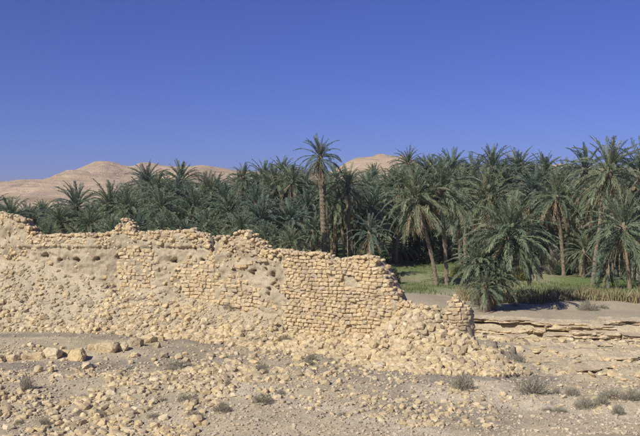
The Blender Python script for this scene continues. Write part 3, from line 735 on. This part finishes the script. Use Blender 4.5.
for k, (px, py, w, h) in enumerate([(180, 366, 34, 9), (172, 370, 20, 7), (262, 374, 16, 10), (230, 332, 16, 10), (194, 324, 12, 8), (164, 318, 12, 9), (284, 344, 18, 9), (308, 364, 16, 7), (335, 374, 12, 6), (213, 372, 14, 7)]):
    shrub(px, py, w * .85, h * .8, 'low dry shrub on grey gravel between the wall and the stone scatter', group=GM, k=k + 2)

# weathered stumps beside the end of the rubble
def jag_stump(px, py, Y, w, h, seed, lean, label):
    p = at(px, py, Y); p.z = Hs(p.x, p.y) - .08; root = empty('tree_stump', p); g = random.Random(seed); na_ = 10; Ls_ = []; nz_ = 9
    for j in range(nz_):
        t = j / (nz_ - 1)
        for a_ in range(na_):
            a = a_ / na_ * 6.2832; q = w * (.62 - .15 * t) * (1 + g.uniform(-.25, .25)); zt = h * t * (1 + (g.uniform(-.10, .03) if j == nz_ - 1 else 0))
            Ls_.append((q * math.cos(a) + lean * t * h, q * math.sin(a), zt))
    Ls_.append((lean * h, 0, h * .8)); fcs = grid_faces(nz_, na_, True)[:, ::-1].tolist() + [[(nz_ - 1) * na_ + a_, (nz_ - 1) * na_ + (a_ + 1) % na_, len(Ls_) - 1] for a_ in range(na_)]
    me = bpy.data.meshes.new('wood'); me.from_pydata(Ls_, [], fcs); me.materials.append(M_STUMP); me.update(); link('wood', me, root)
    Vb, Fb = twigs(9, w * 1.6, h * .75, seed + 1); link('twig', mesh_np('twig', Vb, Fb, M_STUMP), root)
    tag(root, label, 'stump')
jag_stump(495, 351, 27.9, .15, .5, 31, .02, 'narrow upright grey stump at the toe of the rubble near the wall stump')
shrub(519, 358, 15, 13, 'dry dark twiggy shrub leaning against the thick broken stump', -.1, k=2)
shrub(505, 354, 10, 6, 'dry low shrub between the two grey stumps', -.1, k=1)
jag_stump(514, 356, 27.8, .26, .62, 32, -.08, 'thick dark broken stump at the toe of the rubble')
# ------------------------------------------------------------------ date palms
def frond(el0, droop, seed, n=44, lw=.0155, llen=.185, sag=.1, sparse=0.0):
    g = random.Random(seed); N = 13; pts = []; p = Vector((0.02, 0, 0)); side = g.uniform(-.12, .12)
    tang = []
    for i in range(N):
        t = i / (N - 1); e = el0 - droop * t ** 1.35; d = Vector((math.cos(e), side * t, math.sin(e))).normalized(); tang.append(d); pts.append(p.copy()); p = p + d / (N - 1)
    Vf, Ff = [], []
    def P(t):
        q = t * (N - 1); i = min(int(q), N - 2); f = q - i; return pts[i].lerp(pts[i + 1], f), tang[i].lerp(tang[i + 1], f).normalized()
    for i in range(0, N, 2):                                             # rachis: narrow three-sided strip
        w = .016 * (1 - i / N) + .003; d = tang[i]; sx = d.cross(Vector((0, 0, 1))); sx = sx.normalized() if sx.length > 1e-3 else Vector((0, 1, 0)); up = sx.cross(d)
        Vf += [(pts[i] + sx * w)[:], (pts[i] + up * w * .8)[:], (pts[i] - sx * w)[:]]
    for i in range((N + 1) // 2 - 1):
        a = i * 3; Ff += [(a, a + 1, a + 4, a + 3), (a + 1, a + 2, a + 5, a + 4), (a + 2, a, a + 3, a + 5)]
    for k in range(n):
        for sd_ in (-1, 1):
            if g.random() < sparse: continue
            t = .12 + .88 * (k + g.uniform(-.3, .3) + .5) / n; t = min(t, .995); q, d = P(t)
            sx = d.cross(Vector((0, 0, 1))); sx = (sx.normalized() if sx.length > 1e-3 else Vector((0, 1, 0))) * sd_; up = Vector((0, 0, 1)) - d * d.z
            up = up.normalized() if up.length > 1e-3 else Vector((-1, 0, 0))
            L = llen * (math.sin(math.pi * min(1, .22 + .72 * t)) ** .6) * g.uniform(.8, 1.15)
            dr = (d * g.uniform(.85, 1.25) + sx * g.uniform(.4, .8) + up * g.uniform(.1, .55)).normalized()
            m1 = q + dr * L * .55; tip = q + dr * L + Vector((0, 0, -sag * L * g.uniform(.6, 1.8)))
            wv = dr.cross(up if g.random() < .6 else sx); wv = (wv.normalized() if wv.length > 1e-3 else sx) * lw * .5 * g.uniform(.8, 1.2)
            b0 = len(Vf); Vf += [(q - wv * .4)[:], (m1 - wv)[:], tip[:], (m1 + wv)[:]]; Ff.append((b0, b0 + 1, b0 + 2, b0 + 3))
    return np.array(Vf), np.array(Ff)
ELS = [(84, 22), (70, 40), (55, 56), (40, 66), (24, 70), (6, 64), (-14, 50), (-38, 32)]
FR = []                                                                  # live frond shapes by elevation class
for c, (e, d) in enumerate(ELS): FR.append([frond(R(e), R(d + 8 * q), 900 + c * 5 + q, sag=.15 + .02 * c) for q in (-1, 0, 1)])
DR = [frond(R(e), R(d), 960 + i, 20, .016, .15, .6, .25) for i, (e, d) in enumerate([(-35, 42), (-52, 30), (-62, 24), (-45, 42)])]
FRM3 = [[[mesh_np('frond', v, f, mm) for v, f in c] for c in FR] for mm in (M_FROND, M_FROND_B, M_FROND_C)]
DRM = [mesh_np('dead_frond', v, f, M_DEAD) for v, f in DR]
def frond_set(n_live, n_dead, seed, low=7):
    g = random.Random(seed); out = []
    for k in range(n_live):
        q = (k + .5) / n_live; c = min(low, int(q ** .85 * (low + .999))); out.append(('L', c, g.randrange(3), k * 2.39996 + g.uniform(-.25, .25), g.uniform(.84, 1.1) * (.84, .92, .98, 1, 1, 1, 1, 1)[c], g.gauss(0, .09), g.gauss(0, .09), q))
    for k in range(n_dead): out.append(('D', 0, g.randrange(4), g.uniform(0, 6.28), g.uniform(.7, 1.0), g.gauss(0, .1), g.gauss(0, .1), 1))
    return out
def heart(seed):
    """swollen crown heart with leaf-stalk stubs and upright spear leaves"""
    g = random.Random(seed); Vh, Fh = [], []
    na_, nz_ = 9, 6
    for j in range(nz_):
        t = j / (nz_ - 1); rr = .085 * math.sin(.5 + 2.3 * t) + .02
        for a in range(na_): aa = a / na_ * 6.2832 + j * .35; Vh.append((rr * math.cos(aa) * g.uniform(.85, 1.25), rr * math.sin(aa) * g.uniform(.85, 1.25), -.22 + .34 * t))
    Fh += grid_faces(nz_, na_, True)[:, ::-1].tolist()
    for k in range(7):
        a = g.uniform(0, 6.28); e = g.uniform(1.2, 1.5); d = Vector((math.cos(a) * math.cos(e), math.sin(a) * math.cos(e), math.sin(e))); sx = d.cross(Vector((math.sin(a), .3, .2))).normalized() * .012; b0 = len(Vh)
        Vh += [(-sx)[:], sx[:], (d * .45 + sx * .8)[:], (d * .62)[:]]; Fh.append((b0, b0 + 1, b0 + 2, b0 + 3))
    return np.array(Vh), np.array(Fh)
HEARTM = [mesh_np('crown', *heart(40 + k), M_TRUNK) for k in range(3)]
CJ = []                                                                  # joined crowns for the far rows
for k in range(4):
    Vs, Fs, mi, off, tn = [], [], [], 0, []
    g = random.Random(60 + k)
    for kind, c, vi, az, sc, rx, ry, q in frond_set(60, 16, 70 + k):
        v, f = FR[c][vi] if kind == 'L' else DR[vi]
        M = np.array(Euler((rx, ry, az)).to_matrix()) * sc; Vs.append(v @ M.T); Fs.append(f + off); off += len(v); mi += [0 if kind == 'L' else 1] * len(f); tn.append(np.full(len(v), g.random()))
    me = mesh_np('crown', np.vstack(Vs), np.vstack(Fs), M_FROND, tint=np.concatenate(tn)); me.materials[0] = (M_FROND, M_FROND_B, M_FROND, M_FROND_C)[k]; me.materials.append(M_DEAD); me.polygons.foreach_set('material_index', np.array(mi, np.int32)); CJ.append(me)
def trunk_mesh(top, rb, seed):
    """tapered, ringed with old leaf bases; top is relative to the base"""
    g = random.Random(seed); hgt = top.z; nz_ = max(8, int(hgt / .22)); na_ = 9; Vt = []
    for j in range(nz_ + 1):
        t = j / nz_; rr = rb * (1.18 - .25 * min(1, t * 6) + .10 * t) * (1 + g.uniform(-.10, .14)); c = Vector((top.x * (t ** 1.4), top.y * (t ** 1.4), -.3 + (hgt + .3) * t))
        for a in range(na_):
            aa = (a + .5 * (j % 2)) / na_ * 6.2832; q = rr * g.uniform(.9, 1.12); Vt.append((c.x + q * math.cos(aa), c.y + q * math.sin(aa), c.z + g.uniform(-.03, .03)))
    return mesh_np('trunk', np.array(Vt), grid_faces(nz_ + 1, na_, True)[:, ::-1], M_TRUNK)
def palm(px, py, Y, rpx, base=None, label=None, group=None, detail=True, nl=60, nd=14, low=7, rb=.21, seed=0, rs=1.42, mt=None):
    """crown heart seen at (px, py) at depth Y, fronds reaching rpx pixels; base (bx, by): trunk foot in the picture"""
    c = at(px, py, Y)
    g = random.Random(seed * 13 + 5)
    if base: b = at(base[0], base[1], Y)
    else: b = Vector((c.x + g.gauss(0, .5), c.y + g.gauss(0, .4), 0))
    b.z = Hs(b.x, b.y) - .1; b.y = Y if base else b.y
    if c.z - b.z < .7: c.z = b.z + .7
    root = empty('date_palm', b); rel = c - b
    link('trunk', trunk_mesh(rel, rb, seed), root)
    Rm = rpx / F * Y * rs
    if detail:
        cr = link('crown', HEARTM[seed % 3], root); cr.location = rel; cr.rotation_euler = (0, 0, g.uniform(0, 6)); cr.scale = (Rm, Rm, Rm)
        FRM = FRM3[(0, 1, 0, 2, 0, 1, 0)[seed % 7] if mt is None else mt]; tx, ty = g.gauss(0, .09), g.gauss(0, .09); cr.rotation_euler = (tx, ty, g.uniform(0, 6))
        for kind, ci, vi, az, sc, rx, ry, q in frond_set(nl, nd, seed + 300, low):
            o = bpy.data.objects.new('frond' if kind == 'L' else 'dead_frond', FRM[ci][vi] if kind == 'L' else DRM[vi]); COL.objects.link(o); o.parent = cr
            o.rotation_euler = (rx, ry, az); o.scale = (sc, sc, sc); o.location = (0, 0, .03 - .12 * q)
    else:
        cr = link('crown', CJ[seed % 4], root); cr.location = rel; cr.rotation_euler = (g.gauss(0, .06), g.gauss(0, .06), g.uniform(0, 6)); cr.scale = (Rm, Rm, Rm)
    tag(root, label or 'date palm with a full arching crown, one of the dense grove behind the wall', 'palm tree', group or ('palms of the dense grove' if not label else None))
    return root
SD = 1
# the ones a label can single out
palm(320, 157, 96, 19, (325, 262), 'tallest date palm, bare trunk and crown standing clear above the grove', nl=38, nd=16, rb=.33, seed=1)
palm(325, 196, 99, 15, (329, 262), 'second slender palm trunk close beside the tallest date palm', nl=26, nd=18, rb=.24, seed=2)
palm(416, 200, 82, 28, (437, 287), 'date palm with leaning bare trunk, one of a pair on the green field', rb=.2, nd=24, seed=3)
palm(440, 189, 83, 29, (447, 287), 'date palm with straight bare trunk, one of a pair on the green field', rb=.2, nd=24, seed=4)
palm(509, 236, 58, 41, (492, 306), 'short broad date palm with dark clump at its foot, growing on the grey bank', nl=84, nd=16, seed=5, rs=1.2, mt=0)
palm(477, 264, 57, 27, (484, 306), 'low leaning palm with fronds drooping onto the grey bank', nl=70, nd=14, seed=6, rs=1.1, mt=0)
palm(499, 280, 56.5, 20, (493, 308), 'stemless palm sucker at the foot of the short broad palm', nl=60, nd=10, seed=7, rs=1.25, mt=0)
palm(370, 233, 92, 18, (371, 258), 'small low palm drooping behind the coursed masonry face', nl=38, nd=16, seed=8)
palm(556, 196, 92, 24, (564, 264), 'date palm with a pale straight trunk behind the grey field bush', nl=44, nd=18, seed=9)
palm(609, 172, 84, 31, (593, 262), 'tall broad date palm with a hanging brown skirt at the edge of the field', nl=48, nd=24, seed=10)
palm(624, 228, 76, 35, (630, 281), 'leaning low date palm reaching over the edge of the green field', nl=46, nd=14, seed=11)
palm(607, 270, 77, 17, (608, 279), 'dark stemless palm sucker on the green field', nl=34, nd=4, seed=12)
palm(348, 186, 100, 19, (349, 262), 'date palm with a thin dark trunk behind the masonry face', nl=42, nd=18, seed=13)
palm(408, 164, 118, 15, None, 'date palm whose crown stands clear against the tan hill', nl=40, nd=10, seed=14)
palm(585, 170, 96, 23, (587, 262), 'tall date palm next to the broad skirted one', nl=44, nd=22, seed=15)
palm(486, 288, 55.5, 17, (486, 309), 'drooping palm sucker on the bank in front of the low leaning palm', nl=56, nd=12, seed=16, rs=1.3, mt=0)
palm(493, 262, 57.5, 27, (489, 306), 'middle stem of the palm clump on the grey bank, between broad and leaning palms', nl=64, nd=14, seed=17, rs=1.05, mt=0)
# the grove: px, py, Y, r
GROVE = [(43, 209, 150, 11), (33, 224, 112, 17), (76, 204, 108, 21), (110, 203, 106, 22), (60, 219, 104, 17), (127, 197, 120, 14), (147, 180, 112, 18), (158, 192, 105, 20), (181, 180, 112, 19),
         (176, 196, 102, 20), (161, 206, 96, 19), (209, 193, 106, 20), (194, 205, 98, 19), (225, 201, 103, 19), (129, 208, 98, 19), (161, 228, 84, 17), (139, 227, 86, 16), (205, 225, 88, 17), (90, 222, 96, 18), (12, 214, 110, 18), (-12, 205, 115, 20),
         (239, 184, 135, 13), (229, 212, 93, 20), (256, 204, 100, 20), (264, 178, 122, 17), (276, 191, 108, 22), (283, 173, 130, 14), (261, 219, 90, 22), (293, 186, 112, 18), (302, 186, 118, 17), (289, 221, 92, 20), (266, 239, 80, 16), (290, 243, 79, 15), (240, 228, 86, 17), (186, 232, 84, 14), (112, 230, 88, 15), (48, 234, 92, 14), (306, 208, 100, 18), (340, 201, 106, 18), (374, 177, 150, 12), (367, 192, 120, 17), (371, 207, 106, 22),
         (389, 192, 112, 20), (400, 187, 108, 20), (452, 171, 116, 18), (463, 192, 100, 22), (488, 198, 92, 29), (492, 168, 106, 20), (474, 174, 118, 17), (520, 171, 108, 19), (543, 176, 108, 20), (533, 193, 98, 22), (591, 200, 92, 22), (572, 232, 100, 20), (431, 173, 122, 16), (505, 183, 104, 20), (567, 182, 106, 20), (395, 212, 112, 20), (640, 172, 92, 27), (655, 200, 88, 28), (545, 216, 108, 20), (525, 212, 104, 20), (456, 214, 108, 20), (335, 222, 108, 17), (313, 231, 98, 15), (356, 222, 112, 18), (420, 222, 118, 18), (476, 218, 108, 19), (600, 224, 104, 18)]
LAND = [(36, 'behind the raised outer end of the wall'), (113, 'behind the long level stretch of mud wall'), (140, 'behind the little pinnacle on the wall top'), (204, 'behind the wall stretch between pinnacle and notch'), (232, 'behind the notch in the wall top'),
        (284, 'behind the sloping peak of the wall'), (345, 'beside the tallest palm of the grove'), (398, 'behind the coursed masonry face'), (480, 'around the pair of bare-trunked palms'), (548, 'behind the short broad palm of the bank'), (700, 'beside the broad palm with hanging brown skirt')]
for k, (px, py, Y, rp) in enumerate(GROVE):
    py += float(np.interp(px, [0, 140, 240, 300], [4, 3, 2, 0]))
    where = next(w_ for lim, w_ in LAND if px < lim); look = 'high-crowned date palm topping the grove ' if py < 184 else ('low bushy date palm ' if py > 216 else 'full-crowned date palm ')
    palm(px, py, Y, rp, seed=20 + k, nl=62, nd=18, label=look + where, group=look.strip() + 's ' + where)
gq = random.Random(77)
for k in range(26):
    px = 240 + 390 * ((k * .618034 + .3) % 1); palm(px, gq.uniform(172, 206), gq.uniform(104, 124), gq.uniform(12, 16), seed=400 + k, nl=48, nd=14, label='slim small-crowned date palm squeezed between the fuller palms of the grove', group='slim palms between the fuller ones')
for px, py, Y, rp in ((584, 251, 90, 17), (602, 250, 92, 18), (576, 246, 98, 17), (642, 250, 86, 24), (548, 244, 104, 16)):
    palm(px, py, Y, rp, seed=int(px), nl=46, nd=10, label='low young palm between the bare trunks at the edge of the field', group='young palms between the trunks')
for k in range(16):
    px = 396 + k * 15.5; palm(px + random.uniform(-4, 4), 243 + random.uniform(-5, 5), 112 + (k * 7) % 16, 17, seed=150 + k, nl=44, nd=16, label='knee-high palm sucker in the shade at the far edge of the field', group='palm suckers at the far edge of the field')
g = random.Random(99)
for k in range(120):                                                     # rows further back and past the edges of the frame
    px = -60 + 760 * ((k * .618034) % 1); Y = g.uniform(118, 175)
    top = np.interp(px, [-60, 20, 100, 140, 200, 230, 300, 360, 400, 480, 560, 620, 700], [216, 218, 210, 200, 194, 194, 184, 190, 182, 178, 182, 176, 174])
    palm(px, top + g.uniform(0, 34), Y, 3.1 / Y * F * g.uniform(.8, 1.05), seed=200 + k, detail=False, label='distant date palm in the crowded back rows of the grove', group='palms of the back rows')

# ------------------------------------------------------------------ field: grass, reeds, bushes
def tufts(name, n, xr, yr, hh, wd, m, label, cat, seed, keep=None):
    g_ = np.random.default_rng(seed); x = g_.uniform(*xr, n); y = g_.uniform(*yr, n)
    if keep is not None: q = keep(x, y); x, y = x[q], y[q]
    n = len(x); z = H(x, y); a = g_.uniform(0, 6.28, n); h_ = hh * g_.uniform(.5, 1.25, n) * (1 + .9 * fbm(x / 1.1, y / 1.1, 19, 3)); lx, ly = g_.normal(0, .25, n) * h_, g_.normal(0, .25, n) * h_
    dx, dy = np.cos(a) * wd * .5, np.sin(a) * wd * .5
    Vg = np.stack([np.stack([x - dx, y - dy, z - .03], -1), np.stack([x + dx, y + dy, z - .03], -1), np.stack([x + dx * .7 + lx * .5, y + dy * .7 + ly * .5, z + h_ * .6], -1), np.stack([x + lx, y + ly, z + h_], -1)], 1)
    return tag(link(name, mesh_np(name, Vg.reshape(-1, 3), np.arange(n * 4).reshape(-1, 4), m, tint=np.repeat(g_.random(n), 4))), label, cat, kind='stuff')
tufts('dry_reeds', 9000, (10.5, 28), (60.0, 64.5), .80, .05, M_REED, 'strip of dry yellow reeds along the far bank', 'reeds', 1, lambda x, y: (y > 62.0 - .10 * (x - 11) + .5 * fbm(x / 2, y * 0, 8, 2)) & (y < 64.5 - .10 * (x - 11)))
tufts('grass', 26000, (2, 45), (67, 125), .20, .07, M_GRASS, 'short green grass of the oasis field', 'grass', 2, lambda x, y: fbm(x / 6, y / 9, 12, 3) > -.12)
BM = {}
for nm, m_, n, ln, wd in (('green', M_BUSH, 1500, .16, .05), ('yellow', M_YELLOW, 900, .14, .05), ('grey', M_SHRUB, 1500, .3, .02)):
    Vq, Fq, tq = blades(n, .5, .8, ln, wd, 800 + len(nm), .5, .1); BM[nm] = (mesh_np('foliage', Vq, Fq, m_, tint=tq), mesh_np('stem', *twigs(18, .4, .6, 830 + len(nm)), M_STUMP))
def bush(px, py, Y, w, h, kind, label, group=None):
    p = at(px, py, Y); p.z = Hs(p.x, p.y) - .02; root = empty('bush', p, random.uniform(0, 6)); m_ = Y / F
    for nm, me in zip(('foliage', 'stem'), BM[kind]): o = link(nm, me, root); o.scale = (w * m_, w * m_, h * m_ / .9)
    tag(root, label, 'bush', group)
bush(556, 270, 96, 22, 24, 'grey', 'tall wispy grey bush on the green field before a palm trunk')
bush(563, 273, 94, 18, 13, 'green', 'dark rounded bush on the green field before the grey one')
bush(457, 274, 92, 13, 14, 'yellow', 'yellow-green bush beside the straight palm trunk on the field')
bush(520, 266, 88, 14, 12, 'yellow', 'yellow bush just behind the short broad palm')
bush(524, 292, 66, 26, 11, 'green', 'dark low bush at the end of the reeds near the broad palm')
bush(305, 252, 84, 36, 26, 'grey', 'large grey thicket behind the wall below the tallest palm')
for k, (px, py, Y, w, h) in enumerate([(392, 272, 84, 16, 18), (430, 262, 112, 22, 14), (470, 260, 112, 24, 14), (500, 256, 118, 26, 14), (575, 258, 112, 26, 16), (615, 262, 108, 28, 18), (545, 256, 120, 22, 12), (405, 258, 115, 18, 12), (640, 268, 96, 28, 18)]):
    bush(px, py, Y, w, h, 'green', 'dark undergrowth bush at the edge of the palm grove', 'undergrowth of the grove')
for k, (px, py, Y, w) in enumerate([(478, 303, 60, 12), (515, 304, 60, 9), (555, 305, 59, 9), (588, 311, 58, 22), (603, 309, 59, 12)]):
    x = at(px, py, Y); root = empty('desert_shrub', (x.x, Y, Hs(x.x, Y) - .02)); m_ = Y / F
    for nm, me in zip(('foliage', 'stem'), SHM[k % 4]): o = link(nm, me, root); o.scale = (w * m_, w * m_, w * m_ * .7)
    tag(root, 'low grey shrub on the bare grey bank before the reeds', 'shrub', 'shrubs on the grey bank')

# ------------------------------------------------------------------ thin desert haze
hz, n, l, b = mat('haze_air'); n.remove(b)
pv = n.new('ShaderNodeVolumePrincipled'); pv.inputs['Color'].default_value = (0.82, 0.86, 0.95, 1); pv.inputs['Density'].default_value = 0.00022; pv.inputs['Anisotropy'].default_value = 0.2
l.new(pv.outputs[0], n['Material Output'].inputs['Volume'])
bm = bmesh.new(); bmesh.ops.create_cube(bm, size=1); me = bpy.data.meshes.new('haze'); bm.to_mesh(me); bm.free(); me.materials.append(hz)
hb = link('haze', me); hb.scale = (6600, 3700, 92); hb.location = (0, 1500, 38); tag(hb, 'thin pale desert haze', kind='stuff')
